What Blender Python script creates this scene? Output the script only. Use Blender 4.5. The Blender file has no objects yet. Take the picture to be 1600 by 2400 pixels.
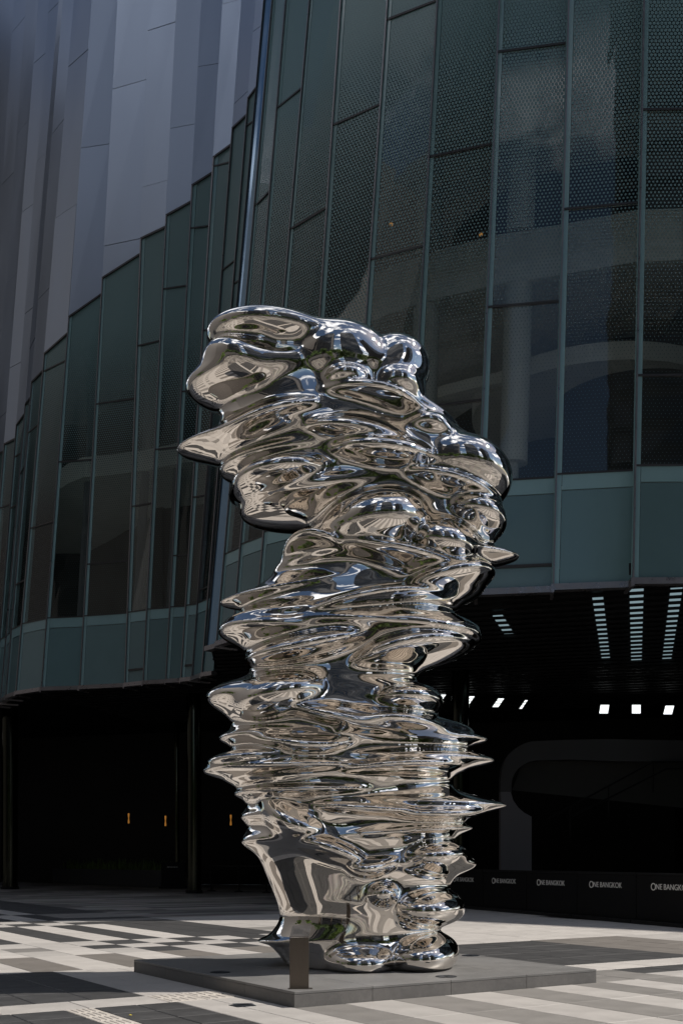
import bpy, math, random
import numpy as np
R = math.radians
random.seed(7)
rng = np.random.default_rng(11)
scene = bpy.context.scene
col = scene.collection

# ------------------------------------------------------------------ camera, sky, sun, exposure
EYE = 1.55
F = 2600.0            # focal length in photo pixels (1600 wide)
HOR = 2012.0          # horizon row of the photo
cam_d = bpy.data.cameras.new('camera')
cam_d.sensor_fit = 'VERTICAL'
cam_d.sensor_height = 36.0
cam_d.lens = 36.0 * F / 2400.0
cam_d.shift_y = (HOR - 1200.0) / 2400.0
cam_d.clip_end = 2000
cam = bpy.data.objects.new('camera', cam_d)
col.objects.link(cam)
cam.location = (0, 0, EYE)
cam.rotation_euler = (R(90), 0, 0)
scene.camera = cam

SUN_EL = 52.0
sdir = np.array([0.993, 0.115])
SUN_AZ = math.atan2(sdir[1], sdir[0])
world = bpy.data.worlds.new('World')
scene.world = world
world.use_nodes = True
wn = world.node_tree
for n in list(wn.nodes):
    wn.nodes.remove(n)
w_out = wn.nodes.new('ShaderNodeOutputWorld')
w_bg = wn.nodes.new('ShaderNodeBackground')
sky = wn.nodes.new('ShaderNodeTexSky')
sky.sky_type = 'NISHITA'
sky.sun_disc = False
sky.sun_elevation = R(SUN_EL)
sky.sun_rotation = R(90) - SUN_AZ
sky.air_density = 1.0
sky.dust_density = 0.5
sky.ozone_density = 2.0
w_tc = wn.nodes.new('ShaderNodeTexCoord')
w_map = wn.nodes.new('ShaderNodeMapping')
w_map.inputs['Scale'].default_value = (1.0, 1.0, 2.2)
w_no = wn.nodes.new('ShaderNodeTexNoise')
w_no.inputs['Scale'].default_value = 2.6
w_no.inputs['Detail'].default_value = 9
w_no.inputs['Roughness'].default_value = 0.58
w_cr = wn.nodes.new('ShaderNodeValToRGB')
w_cr.color_ramp.elements[0].position = 0.51
w_cr.color_ramp.elements[1].position = 0.645
w_mix = wn.nodes.new('ShaderNodeMixRGB')
w_mix.inputs['Color2'].default_value = (27.5, 28.2, 29.6, 1)
wn.links.new(w_tc.outputs['Generated'], w_map.inputs['Vector'])
wn.links.new(w_map.outputs['Vector'], w_no.inputs['Vector'])
wn.links.new(w_no.outputs['Fac'], w_cr.inputs['Fac'])
wn.links.new(w_cr.outputs['Color'], w_mix.inputs['Fac'])
wn.links.new(sky.outputs['Color'], w_mix.inputs['Color1'])
wn.links.new(w_mix.outputs['Color'], w_bg.inputs['Color'])
w_bg.inputs['Strength'].default_value = 0.075
wn.links.new(w_bg.outputs['Background'], w_out.inputs['Surface'])

sun_d = bpy.data.lights.new('sun', 'SUN')
sun_d.energy = 5.0
sun_d.angle = R(0.53)
sun_d.color = (1.0, 0.945, 0.87)
sun = bpy.data.objects.new('sun', sun_d)
col.objects.link(sun)
sun.rotation_euler = (0, R(90 - SUN_EL), SUN_AZ)
sun.location = (30, 4, 40)

scene.view_settings.view_transform = 'Standard'
scene.view_settings.look = 'None'
scene.view_settings.exposure = -0.12
scene.view_settings.gamma = 1.0
scene.view_settings.use_curve_mapping = False
try:
    scene.cycles.transparent_max_bounces = 24
    scene.cycles.max_bounces = 10
    scene.cycles.glossy_bounces = 6
except Exception:
    pass

# ------------------------------------------------------------------ helpers
def at(u, v, Y):
    """point of the place seen at photo pixel (u, v) when it stands Y metres ahead"""
    return ((u - 800) / F * Y, Y, EYE + (HOR - v) / F * Y)

def zat(v, Y):
    return EYE + (HOR - v) / F * Y

def tag(o, label=None, cat=None, group=None, kind=None):
    if label: o['label'] = label
    if cat: o['category'] = cat
    if group: o['group'] = group
    if kind: o['kind'] = kind
    return o

def empty(name, loc, rz=0.0):
    o = bpy.data.objects.new(name, None)
    col.objects.link(o)
    o.location = loc
    o.rotation_euler = (0, 0, rz)
    o.empty_display_size = 0.2
    return o

class MB:
    def __init__(self):
        self.v = []; self.f = []; self.uv = []
    def add(self, vs, fs, uvs=None):
        b = len(self.v)
        self.v += [tuple(p) for p in vs]
        self.f += [tuple(i + b for i in f) for f in fs]
        self.uv += list(uvs) if uvs is not None else [(p[0], p[2]) for p in vs]
        return self
    def box(self, x0, x1, y0, y1, z0, z1):
        vs = [(x0, y0, z0), (x1, y0, z0), (x1, y1, z0), (x0, y1, z0), (x0, y0, z1), (x1, y0, z1), (x1, y1, z1), (x0, y1, z1)]
        return self.add(vs, BOXF)
    def hexa(self, p, uvs=None):
        """p: 4 bottom/front corners then the 4 opposite ones"""
        return self.add(p, BOXF, uvs)
    def tube(self, a, b, r0, r1=None, n=10):
        r1 = r0 if r1 is None else r1
        a = np.array(a, float); b = np.array(b, float)
        d = b - a; d /= np.linalg.norm(d)
        h = np.array([0, 0, 1.0]) if abs(d[2]) < .9 else np.array([1.0, 0, 0])
        x = np.cross(d, h); x /= np.linalg.norm(x); y = np.cross(d, x)
        vs = []
        for c, r in ((a, r0), (b, r1)):
            for i in range(n):
                t = 2 * math.pi * i / n
                vs.append(tuple(c + r * (math.cos(t) * x + math.sin(t) * y)))
        fs = [(i, i + n, (i + 1) % n + n, (i + 1) % n) for i in range(n)]
        fs += [tuple(range(n)), tuple(range(2 * n - 1, n - 1, -1))]
        return self.add(vs, fs)
    def lathe(self, prof, n=20, c=(0, 0, 0)):
        vs = []
        for r, z in prof:
            for i in range(n):
                t = 2 * math.pi * i / n
                vs.append((c[0] + r * math.cos(t), c[1] + r * math.sin(t), c[2] + z))
        fs = []
        for k in range(len(prof) - 1):
            for i in range(n):
                j = (i + 1) % n
                fs.append((k * n + i, k * n + j, (k + 1) * n + j, (k + 1) * n + i))
        fs.append(tuple(range(n - 1, -1, -1)))
        m = (len(prof) - 1) * n
        fs.append(tuple(m + i for i in range(n)))
        return self.add(vs, fs)
    def prism(self, poly, z0, z1):
        n = len(poly)
        vs = [(x, y, z0) for x, y in poly] + [(x, y, z1) for x, y in poly]
        fs = [tuple(range(n - 1, -1, -1)), tuple(range(n, 2 * n))]
        fs += [(i, (i + 1) % n, (i + 1) % n + n, i + n) for i in range(n)]
        return self.add(vs, fs)
    def build(self, name, mat, parent=None, loc=None, smooth=False, bevel=0.0):
        """verts in world coordinates unless loc is given as (0,0,0)"""
        me = bpy.data.meshes.new(name)
        o0 = np.array(loc if loc is not None else (parent_origin(parent) if parent else (0, 0, 0)))
        vs = [tuple(np.array(p) - o0) for p in self.v]
        me.from_pydata(vs, [], self.f)
        uvl = me.uv_layers.new(name='UVMap')
        li = np.empty(len(me.loops), dtype=np.int32)
        me.loops.foreach_get('vertex_index', li)
        uvl.data.foreach_set('uv', np.array(self.uv, dtype=np.float32)[li].ravel())
        me.materials.append(mat)
        if smooth:
            me.polygons.foreach_set('use_smooth', [True] * len(me.polygons))
        fix_normals(me)
        o = bpy.data.objects.new(name, me)
        col.objects.link(o)
        if parent: o.parent = parent
        if bevel:
            m = o.modifiers.new('bevel', 'BEVEL'); m.width = bevel; m.segments = 2; m.limit_method = 'ANGLE'
        return o

BOXF = [(0, 3, 2, 1), (4, 5, 6, 7), (0, 1, 5, 4), (1, 2, 6, 5), (2, 3, 7, 6), (3, 0, 4, 7)]

def parent_origin(p):
    v = np.zeros(3)
    while p:
        v += np.array(p.location)
        p = p.parent
    return v

def fix_normals(me):
    import bmesh
    bm = bmesh.new(); bm.from_mesh(me)
    bmesh.ops.recalc_face_normals(bm, faces=bm.faces)
    bm.to_mesh(me); bm.free()

# ------------------------------------------------------------------ materials
def newmat(name):
    m = bpy.data.materials.new(name)
    m.use_nodes = True
    nt = m.node_tree
    b = nt.nodes['Principled BSDF']
    return m, nt, b

def setc(b, c, rough=.5, metal=0.0, spec=None):
    b.inputs['Base Color'].default_value = (*c, 1)
    b.inputs['Roughness'].default_value = rough
    b.inputs['Metallic'].default_value = metal
    if spec is not None and 'Specular IOR Level' in b.inputs: b.inputs['Specular IOR Level'].default_value = spec

def noisy(name, c, rough=.6, metal=0.0, var=.18, scale=6.0, bump=.0, per_obj=.12, spec=None, stretch=(1, 1, 1), rvar=.1, coord='Object', detail=8.0):
    m, nt, b = newmat(name)
    setc(b, c, rough, metal, spec)
    tc = nt.nodes.new('ShaderNodeTexCoord'); mp = nt.nodes.new('ShaderNodeMapping')
    mp.inputs['Scale'].default_value = stretch
    no = nt.nodes.new('ShaderNodeTexNoise'); no.inputs['Scale'].default_value = scale; no.inputs['Detail'].default_value = detail; no.inputs['Roughness'].default_value = .65
    oi = nt.nodes.new('ShaderNodeObjectInfo')
    if coord == 'World':
        ge = nt.nodes.new('ShaderNodeNewGeometry')
        nt.links.new(ge.outputs['Position'], mp.inputs['Vector'])
    else:
        nt.links.new(tc.outputs['Object'], mp.inputs['Vector'])
    nt.links.new(mp.outputs[0], no.inputs['Vector'])
    r1 = nt.nodes.new('ShaderNodeMapRange')
    r1.inputs['From Min'].default_value = .3; r1.inputs['From Max'].default_value = .7
    r1.inputs['To Min'].default_value = 1 - var; r1.inputs['To Max'].default_value = 1 + var
    nt.links.new(no.outputs['Fac'], r1.inputs['Value'])
    r2 = nt.nodes.new('ShaderNodeMapRange')
    r2.inputs['To Min'].default_value = 1 - per_obj; r2.inputs['To Max'].default_value = 1 + per_obj
    nt.links.new(oi.outputs['Random'], r2.inputs['Value'])
    mu = nt.nodes.new('ShaderNodeMath'); mu.operation = 'MULTIPLY'
    nt.links.new(r1.outputs[0], mu.inputs[0]); nt.links.new(r2.outputs[0], mu.inputs[1])
    vm = nt.nodes.new('ShaderNodeVectorMath'); vm.operation = 'SCALE'
    vm.inputs[0].default_value = c
    nt.links.new(mu.outputs[0], vm.inputs['Scale'])
    nt.links.new(vm.outputs[0], b.inputs['Base Color'])
    r3 = nt.nodes.new('ShaderNodeMapRange')
    r3.inputs['From Min'].default_value = .3; r3.inputs['From Max'].default_value = .7
    r3.inputs['To Min'].default_value = max(.02, rough - rvar); r3.inputs['To Max'].default_value = rough + rvar
    nt.links.new(no.outputs['Fac'], r3.inputs['Value']); nt.links.new(r3.outputs[0], b.inputs['Roughness'])
    if bump:
        n2 = nt.nodes.new('ShaderNodeTexNoise'); n2.inputs['Scale'].default_value = scale * 9; n2.inputs['Detail'].default_value = 4
        nt.links.new(mp.outputs[0], n2.inputs['Vector'])
        bp = nt.nodes.new('ShaderNodeBump'); bp.inputs['Strength'].default_value = bump; bp.inputs['Distance'].default_value = .01
        nt.links.new(n2.outputs['Fac'], bp.inputs['Height']); nt.links.new(bp.outputs[0], b.inputs['Normal'])
    return m

def emis(name, c, s):
    m, nt, b = newmat(name)
    setc(b, (.02, .02, .02), .5)
    b.inputs['Emission Color'].default_value = (*c, 1)
    b.inputs['Emission Strength'].default_value = s
    return m

def frit_glass(name, tint, frit_col, z0, z1, ior=1.55, dots=True, refl=(1, 1, 1)):
    """thin glass with printed ceramic dots that grow with height (uv are metres: along the pane, world height)"""
    m, nt, b = newmat(name)
    N = nt.nodes; L = nt.links
    out = [n for n in N if n.type == 'OUTPUT_MATERIAL'][0]
    tr = N.new('ShaderNodeBsdfTransparent'); tr.inputs['Color'].default_value = (*tint, 1)
    gl = N.new('ShaderNodeBsdfGlossy'); gl.inputs['Roughness'].default_value = .015; gl.inputs['Color'].default_value = (*refl, 1)
    fr = N.new('ShaderNodeFresnel'); fr.inputs['IOR'].default_value = ior
    tc = N.new('ShaderNodeTexCoord')
    # slight waviness of toughened glass
    no = N.new('ShaderNodeTexNoise'); no.inputs['Scale'].default_value = .55; no.inputs['Detail'].default_value = 2
    ge = N.new('ShaderNodeNewGeometry')
    L.new(ge.outputs['Position'], no.inputs['Vector'])
    bp = N.new('ShaderNodeBump'); bp.inputs['Strength'].default_value = .05; bp.inputs['Distance'].default_value = .06
    L.new(no.outputs['Fac'], bp.inputs['Height'])
    L.new(bp.outputs[0], gl.inputs['Normal'])
    mx = N.new('ShaderNodeMixShader')
    L.new(fr.outputs[0], mx.inputs['Fac']); L.new(tr.outputs[0], mx.inputs[1]); L.new(gl.outputs[0], mx.inputs[2])
    if not dots:
        L.new(mx.outputs[0], out.inputs['Surface'])
        return m
    S = .108
    def math_(op, a, b_=None, v=None):
        n = N.new('ShaderNodeMath'); n.operation = op
        L.new(a, n.inputs[0])
        if b_ is not None: L.new(b_, n.inputs[1])
        if v is not None: n.inputs[1].default_value = v
        return n.outputs[0]
    sep = N.new('ShaderNodeSeparateXYZ'); L.new(tc.outputs['UV'], sep.inputs[0])
    def cell(off):
        x = math_('ADD', math_('DIVIDE', sep.outputs[0], v=S), v=off)
        y = math_('ADD', math_('DIVIDE', sep.outputs[1], v=S * math.sqrt(3)), v=off)
        x = math_('SUBTRACT', math_('FRACT', x), v=.5)
        y = math_('MULTIPLY', math_('SUBTRACT', math_('FRACT', y), v=.5), v=math.sqrt(3))
        return math_('SQRT', math_('ADD', math_('MULTIPLY', x, x), math_('MULTIPLY', y, y)))
    d = math_('MINIMUM', cell(0.0), cell(.5))
    rr = N.new('ShaderNodeMapRange'); rr.interpolation_type = 'LINEAR'
    rr.inputs['From Min'].default_value = z0; rr.inputs['From Max'].default_value = z1
    rr.inputs['To Min'].default_value = .07; rr.inputs['To Max'].default_value = .64
    L.new(sep.outputs[1], rr.inputs['Value'])
    lt = math_('SUBTRACT', rr.outputs[0], d)
    st = N.new('ShaderNodeMapRange'); st.inputs['From Min'].default_value = -.02; st.inputs['From Max'].default_value = .02
    L.new(lt, st.inputs['Value'])
    setc(b, frit_col, .32)
    nz = N.new('ShaderNodeTexNoise'); nz.inputs['Scale'].default_value = .25
    L.new(ge.outputs['Position'], nz.inputs['Vector'])
    m2 = N.new('ShaderNodeMixShader')
    L.new(st.outputs[0], m2.inputs['Fac']); L.new(mx.outputs[0], m2.inputs[1]); L.new(b.outputs[0], m2.inputs[2])
    L.new(m2.outputs[0], out.inputs['Surface'])
    return m

M = {}
M['chrome'], nt, b = newmat('mirror_steel')
setc(b, (.84, .79, .735), .018, 1.0)
n_ = nt.nodes.new('ShaderNodeTexNoise'); n_.inputs['Scale'].default_value = 3.0; n_.inputs['Detail'].default_value = 3
t_ = nt.nodes.new('ShaderNodeTexCoord'); nt.links.new(t_.outputs['Object'], n_.inputs['Vector'])
bp_ = nt.nodes.new('ShaderNodeBump'); bp_.inputs['Strength'].default_value = .035; bp_.inputs['Distance'].default_value = .02
nt.links.new(n_.outputs['Fac'], bp_.inputs['Height']); nt.links.new(bp_.outputs[0], b.inputs['Normal'])

STONE = {
    'white': noisy('pale_granite', (.47, .44, .41), .62, var=.10, scale=2.2, bump=.12, per_obj=.05, stretch=(1, 1, 1)),
    'pale': noisy('light_granite', (.41, .385, .36), .62, var=.11, scale=2.2, bump=.12, per_obj=.06),
    'grey': noisy('grey_granite', (.205, .192, .178), .62, var=.13, scale=2.5, bump=.12, per_obj=.07),
    'brown': noisy('brown_granite', (.165, .148, .132), .6, var=.13, scale=2.5, bump=.12, per_obj=.05),
    'dark': noisy('charcoal_granite', (.048, .047, .047), .55, var=.22, scale=3.0, bump=.15, per_obj=.10),
    'yellow': noisy('tactile_granite', (.47, .43, .385), .65, var=.10, scale=3, bump=.1, per_obj=.04),
}
M['plinth_top'] = noisy('plinth_top_granite', (.19, .185, .18), .45, var=.10, scale=1.6, bump=.08, per_obj=.04)
M['plinth_side'] = noisy('plinth_side_granite', (.155, .148, .142), .6, var=.16, scale=14, bump=.2, per_obj=.06)
M['brushed'] = noisy('brushed_bronze_steel', (.175, .148, .125), .34, .9, var=.06, scale=5, stretch=(30, 30, .6), per_obj=0)
M['plate'] = noisy('dark_plate', (.16, .15, .145), .35, .7, var=.06, scale=8, per_obj=0)
M['ink'] = noisy('plate_print', (.05, .05, .05), .6, per_obj=0)
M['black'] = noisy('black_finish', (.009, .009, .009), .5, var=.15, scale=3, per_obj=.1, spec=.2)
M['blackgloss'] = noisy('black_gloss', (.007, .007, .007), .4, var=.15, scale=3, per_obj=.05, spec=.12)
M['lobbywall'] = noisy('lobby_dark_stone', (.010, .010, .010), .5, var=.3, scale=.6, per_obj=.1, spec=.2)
M['slat'] = noisy('dark_slat', (.008, .008, .009), .6, .0, spec=.15, var=.15, scale=3, per_obj=.2)
M['trim'] = noisy('aluminium_trim', (.32, .30, .31), .32, .85, var=.08, scale=4, per_obj=.06)
M['mullion'] = noisy('grey_mullion', (.24, .23, .24), .35, .8, var=.08, scale=4, per_obj=.08)
M['transom'] = noisy('dark_transom', (.060, .058, .060), .4, .5, var=.1, scale=4, per_obj=.1)
M['metal'] = noisy('silver_cladding', (.40, .455, .555), .38, .9, var=.05, scale=.35, per_obj=.05, stretch=(1, 1, .3), rvar=.05, detail=2.0)
M['spandrel'] = noisy('teal_spandrel', (.118, .205, .218), .16, var=.07, scale=.4, per_obj=.12, spec=.7)
M['strip'] = noisy('pale_teal_edge', (.23, .375, .395), .14, var=.06, scale=.6, per_obj=.10, spec=.7)
M['glass_r'] = frit_glass('fritted_glass', (.95, .97, .965), (.185, .31, .325), 14.5, 30.0, 1.46)
M['glass_l'] = frit_glass('fritted_green_glass', (.88, .925, .92), (.125, .215, .222), 16.0, 26.5, 1.46)
M['skyfin'] = noisy('painted_sky_glass', (.17, .30, .44), .08, .5, var=.05, scale=.4, per_obj=0, spec=.9, rvar=.02)  # sky reflection painted into the corner glass as a blue base colour
M['white'] = noisy('white_plaster', (.80, .81, .80), .6, var=.05, scale=2, per_obj=.05)
M['slab'] = noisy('slab_plaster', (.70, .70, .67), .7, var=.08, scale=1, per_obj=.05)
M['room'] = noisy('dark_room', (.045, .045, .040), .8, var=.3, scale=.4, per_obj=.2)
M['stair_shaded'] = noisy('shaded_curved_plaster', (.045, .044, .045), .6, var=.06, scale=1, per_obj=0)  # darker copy of the stair plaster, lobby shade put into its colour
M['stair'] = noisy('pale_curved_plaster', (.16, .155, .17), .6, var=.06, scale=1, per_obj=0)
M['letters'] = noisy('silver_letters', (.84, .82, .77), .4, .1, var=.05, scale=4, per_obj=.05)
M['leaf'] = noisy('leaf_green', (.085, .14, .025), .55, var=.4, scale=2.5, per_obj=.25)
M['leafdark'] = noisy('dark_leaf', (.05, .09, .02), .5, var=.4, scale=3, per_obj=.25)
M['bark'] = noisy('bark', (.10, .08, .06), .85, var=.3, scale=5, bump=.4, per_obj=.1)
M['concrete'] = noisy('far_facade', (.075, .07, .068), .6, var=.15, scale=.2, per_obj=.2)
M['darkglass'] = noisy('far_window', (.02, .025, .03), .08, var=.1, scale=.2, per_obj=.2, spec=.8)
M['warm'] = emis('warm_lamp', (1.0, .42, .08), .28)
M['faintwarm'] = emis('faint_warm_lamp', (1.0, .5, .15), .28)
M['cool'] = emis('cool_strip_lamp', (.62, .86, .95), .36)
M['spot'] = emis('white_spot_lamp', (.95, 1.0, 1.0), 1.8)
M['drain'] = noisy('drain_steel', (.035, .04, .05), .4, .6, per_obj=0)
M['lens'] = noisy('dark_lens', (.02, .02, .022), .12, per_obj=0, spec=.8)
M['leafyellow'] = noisy('yellow_leaf', (.55, .42, .02), .6, per_obj=0)

# ------------------------------------------------------------------ ground (one sheet to the horizon)
P0 = np.array([-.487, 11.51]); E1 = np.array([.842, .5395]); E2 = np.array([-.5395, .842])
def pl(s, t):
    p = P0 + s * E1 + t * E2
    return float(p[0]), float(p[1])

def ground_mat():
    m, nt, b = newmat('plaza_far_paving')
    N = nt.nodes; L = nt.links
    ge = N.new('ShaderNodeNewGeometry')
    mp = N.new('ShaderNodeMapping'); mp.vector_type = 'POINT'
    mp.inputs['Rotation'].default_value = (0, 0, -math.atan2(E1[1], E1[0]))
    L.new(ge.outputs['Position'], mp.inputs['Vector'])
    br = N.new('ShaderNodeTexBrick')
    br.inputs['Scale'].default_value = 1.0
    br.inputs['Brick Width'].default_value = 2.76; br.inputs['Row Height'].default_value = .69
    br.inputs['Mortar Size'].default_value = .006
    br.inputs['Color1'].default_value = (.38, .355, .325, 1); br.inputs['Color2'].default_value = (.085, .08, .075, 1)
    br.inputs['Mortar'].default_value = (.16, .15, .14, 1)
    br.offset = .5
    L.new(mp.outputs[0], br.inputs['Vector'])
    no = N.new('ShaderNodeTexNoise'); no.inputs['Scale'].default_value = 1.5; no.inputs['Detail'].default_value = 8
    L.new(ge.outputs['Position'], no.inputs['Vector'])
    mm = N.new('ShaderNodeMixRGB'); mm.blend_type = 'MULTIPLY'; mm.inputs['Fac'].default_value = .35
    L.new(br.outputs['Color'], mm.inputs['Color1']); L.new(no.outputs['Color'], mm.inputs['Color2'])
    L.new(mm.outputs[0], b.inputs['Base Color'])
    b.inputs['Roughness'].default_value = .65
    return m
GM = ground_mat()
AS = noisy('dark_asphalt', (.045, .044, .043), .8, var=.2, scale=1.2, per_obj=0, coord='World')
g = MB(); g.add([(-600, -600, -.030), (600, -600, -.030), (600, 600, -.030), (-600, 600, -.030)], [(0, 1, 2, 3)])
tag(g.build('ground', AS), kind='structure')
g = MB(); g.prism([(-24, -9), (22, -12), (26, 30), (20, 80), (-40, 80), (-40, 40)], -.028, -.012)
tag(g.build('pavement', GM), kind='structure')

plaza = empty('plaza', (float(P0[0]), float(P0[1]), 0), math.atan2(E1[1], E1[0]))
tag(plaza, kind='structure')

# paving fields in plaza coordinates (s along the plinth's right edge, t along its left edge)
tiles = []   # (s0,s1,t0,t1,colour)
def cut(a, b, step):
    n = max(1, int(round((b - a) / step)))
    return [(a + (b - a) * i / n, a + (b - a) * (i + 1) / n) for i in range(n)]
def field(s0, s1, t0, t1, c, ds=.69, dt=1.2):
    for a, b_ in cut(s0, s1, ds):
        for p, q in cut(t0, t1, dt):
            tiles.append((a, b_, p, q, c))
rows = [(5.0, 7.35), (7.35, 8.3), (8.3, 9.1), (9.1, 10.1), (10.1, 15.2), (15.2, 16.2), (16.2, 17.2), (17.2, 18.1), (18.1, 20.4), (20.4, 25.6), (25.6, 26.6), (26.6, 27.6), (27.6, 30.0), (30., 35.)]
for k in range(-22, 8):
    s0 = .2 + .69 * k; s1 = s0 + .69
    for ri, (t0, t1) in enumerate(rows):
        if s0 > 4.9 and t1 < 8: continue
        odd = k % 2
        if ri == 0: c = 'white' if odd else 'brown'
        elif ri == 1: c = ('pale' if odd else ('dark' if k >= 2 else 'white'))
        elif ri == 2: c = ('dark' if k >= 1 else 'grey') if odd else 'pale'
        elif ri == 3: c = ('pale' if odd else ('dark' if k >= 2 else 'pale'))
        elif ri == 4: c = ('dark' if k >= -1 else 'grey') if odd else 'white'
        elif ri in (5, 7): c = 'dark' if not odd else 'pale'
        elif ri == 6: c = 'dark' if odd else 'pale'
        elif ri == 8: c = 'white' if odd else 'dark'
        elif ri == 9: c = 'dark' if odd else 'pale'
        elif ri in (10, 12): c = 'pale' if odd else 'dark'
        else: c = 'dark' if odd else 'grey'
        if k >= 5 and ri >= 4: c = 'dark' if ri not in (6, 8) else 'grey'
        field(s0, s1, t0, t1, c, .69, 1.28)
field(-9.0, -.92, 1.76, 5.0, 'dark', .62, .81)
field(-.92, 0, 1.76, 5.0, 'pale', .46, 1.08)
field(0, 4.9, 4.36, 5.0, 'pale', .7, .65)
field(-9.0, -.9, 1.12, 1.76, 'pale', .9, .64)
field(-.9, 0, 1.12, 1.76, 'yellow', .45, .32)
field(-.82, 0, -4.2, 1.12, 'pale', .41, 1.06)
field(-1.75, -.82, -4.2, 1.12, 'dark', .465, .53)
field(-2.06, -1.75, -4.2, 1.12, 'yellow', .31, .31)
field(-6.5, -2.06, -4.2, 1.12, 'dark', .55, .53)
sb = [0, .62, 1.24, 1.95, 2.64, 3.3, 3.94, 4.5, 5.1, 5.75, 6.4, 7.05, 7.7, 8.35, 9.0]
for i in range(len(sb) - 1):
    field(sb[i], sb[i + 1], -5.0, 0, 'pale' if i % 2 else 'grey', .7, 1.25)
field(4.36, 5.72, 0, 1.1, 'grey', .68, .55)
field(5.72, 9.7, 0, .45, 'pale', .66, .45)
field(5.72, 9.7, .45, 1.07, 'dark', .66, .62)
field(4.36, 11.7, 1.07, 1.82, 'white', .74, .75)
field(4.36, 8.52, 1.82, 5.7, 'dark', .69, .97)
field(8.52, 10.8, 1.82, 5.8, 'brown', .76, .99)
field(10.8, 13.0, 1.82, 5.8, 'pale', .73, 1.0)
field(5.03, 14.5, 5.8, 9.0, 'white', .79, .8)
field(5.72, 8.5, 9.0, 9.8, 'brown', .7, .8); field(8.5, 14.5, 9.0, 9.8, 'white', .75, .8)
field(5.72, 14.5, 9.8, 11.2, 'pale', .73, .7)
field(5.72, 9.6, 11.2, 12.2, 'grey', .75, .5); field(9.6, 14.5, 11.2, 12.2, 'pale', .75, .5)
field(5.72, 16.0, 12.2, 17.0, 'pale', .79, .8)

seen = set(); ranked = []
for (s0, s1, t0, t1, c) in tiles:
    cx, cy = pl((s0 + s1) / 2, (t0 + t1) / 2)
    if cy < 3.0: continue
    u = 800 + F * cx / cy; v = HOR + F * EYE / cy
    vis = -60 < u < 1660 and v < 2440 and not (0 < (s0 + s1) / 2 < 4.36 and 0 < (t0 + t1) / 2 < 4.36)
    area = (s1 - s0) * (t1 - t0) / cy ** 3
    ranked.append((area if vis else 0, (s0, s1, t0, t1, c)))
ranked.sort(key=lambda q: -q[0])
tile_cache = {}
def tile_mesh(w, h, c):
    key = (round(w, 3), round(h, 3), c)
    if key in tile_cache: return tile_cache[key]
    g_ = .0075 if c == 'dark' else .0045; b_ = .007; T = .05
    x, y = w / 2 - g_, h / 2 - g_
    vs = [(-x, -y, -T), (x, -y, -T), (x, y, -T), (-x, y, -T),
          (-x, -y, -b_ * .7), (x, -y, -b_ * .7), (x, y, -b_ * .7), (-x, y, -b_ * .7),
          (-x + b_, -y + b_, 0), (x - b_, -y + b_, 0), (x - b_, y - b_, 0), (-x + b_, y - b_, 0)]
    fs = [(0, 1, 5, 4), (1, 2, 6, 5), (2, 3, 7, 6), (3, 0, 4, 7), (4, 5, 9, 8), (5, 6, 10, 9), (6, 7, 11, 10), (7, 4, 8, 11), (8, 9, 10, 11)]
    if c == 'yellow':      # raised tactile bars
        for i in range(4):
            xa = -x + .03 + i * (2 * x - .06) / 4 + .012; xb = xa + .035
            n = len(vs)
            vs += [(xa, -y + .03, 0), (xb, -y + .03, 0), (xb, y - .03, 0), (xa, y - .03, 0), (xa + .006, -y + .036, .006), (xb - .006, -y + .036, .006), (xb - .006, y - .036, .006), (xa + .006, y - .036, .006)]
            fs += [(n + 4, n + 5, n + 6, n + 7), (n, n + 1, n + 5, n + 4), (n + 1, n + 2, n + 6, n + 5), (n + 2, n + 3, n + 7, n + 6), (n + 3, n, n + 4, n + 7)]
    me = bpy.data.meshes.new('paving_slab'); me.from_pydata(vs, [], fs); me.materials.append(STONE[c])
    tile_cache[key] = me
    return me
rest = {}
for i, (a, (s0, s1, t0, t1, c)) in enumerate(ranked):
    dz = random.uniform(-.0015, .0015)
    me = tile_mesh(s1 - s0, t1 - t0, c)
    if i < 295 and a > 0:
        o = bpy.data.objects.new('paving_slab', me)
        col.objects.link(o); o.parent = plaza
        o.location = ((s0 + s1) / 2, (t0 + t1) / 2, dz)
    else:
        rest.setdefault(c, []).append(((s0 + s1) / 2, (t0 + t1) / 2, dz, me))
for c, lst in rest.items():
    V = []; Fc = []
    for (x, y, z, me) in lst:
        b0 = len(V)
        V += [(v.co.x + x, v.co.y + y, v.co.z + z) for v in me.vertices]
        Fc += [tuple(i + b0 for i in p.vertices) for p in me.polygons]
    me = bpy.data.meshes.new('far_paving'); me.from_pydata(V, [], Fc); me.materials.append(STONE[c])
    o = bpy.data.objects.new('far_paving', me); col.objects.link(o); o.parent = plaza
    o['kind'] = 'stuff'

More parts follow.
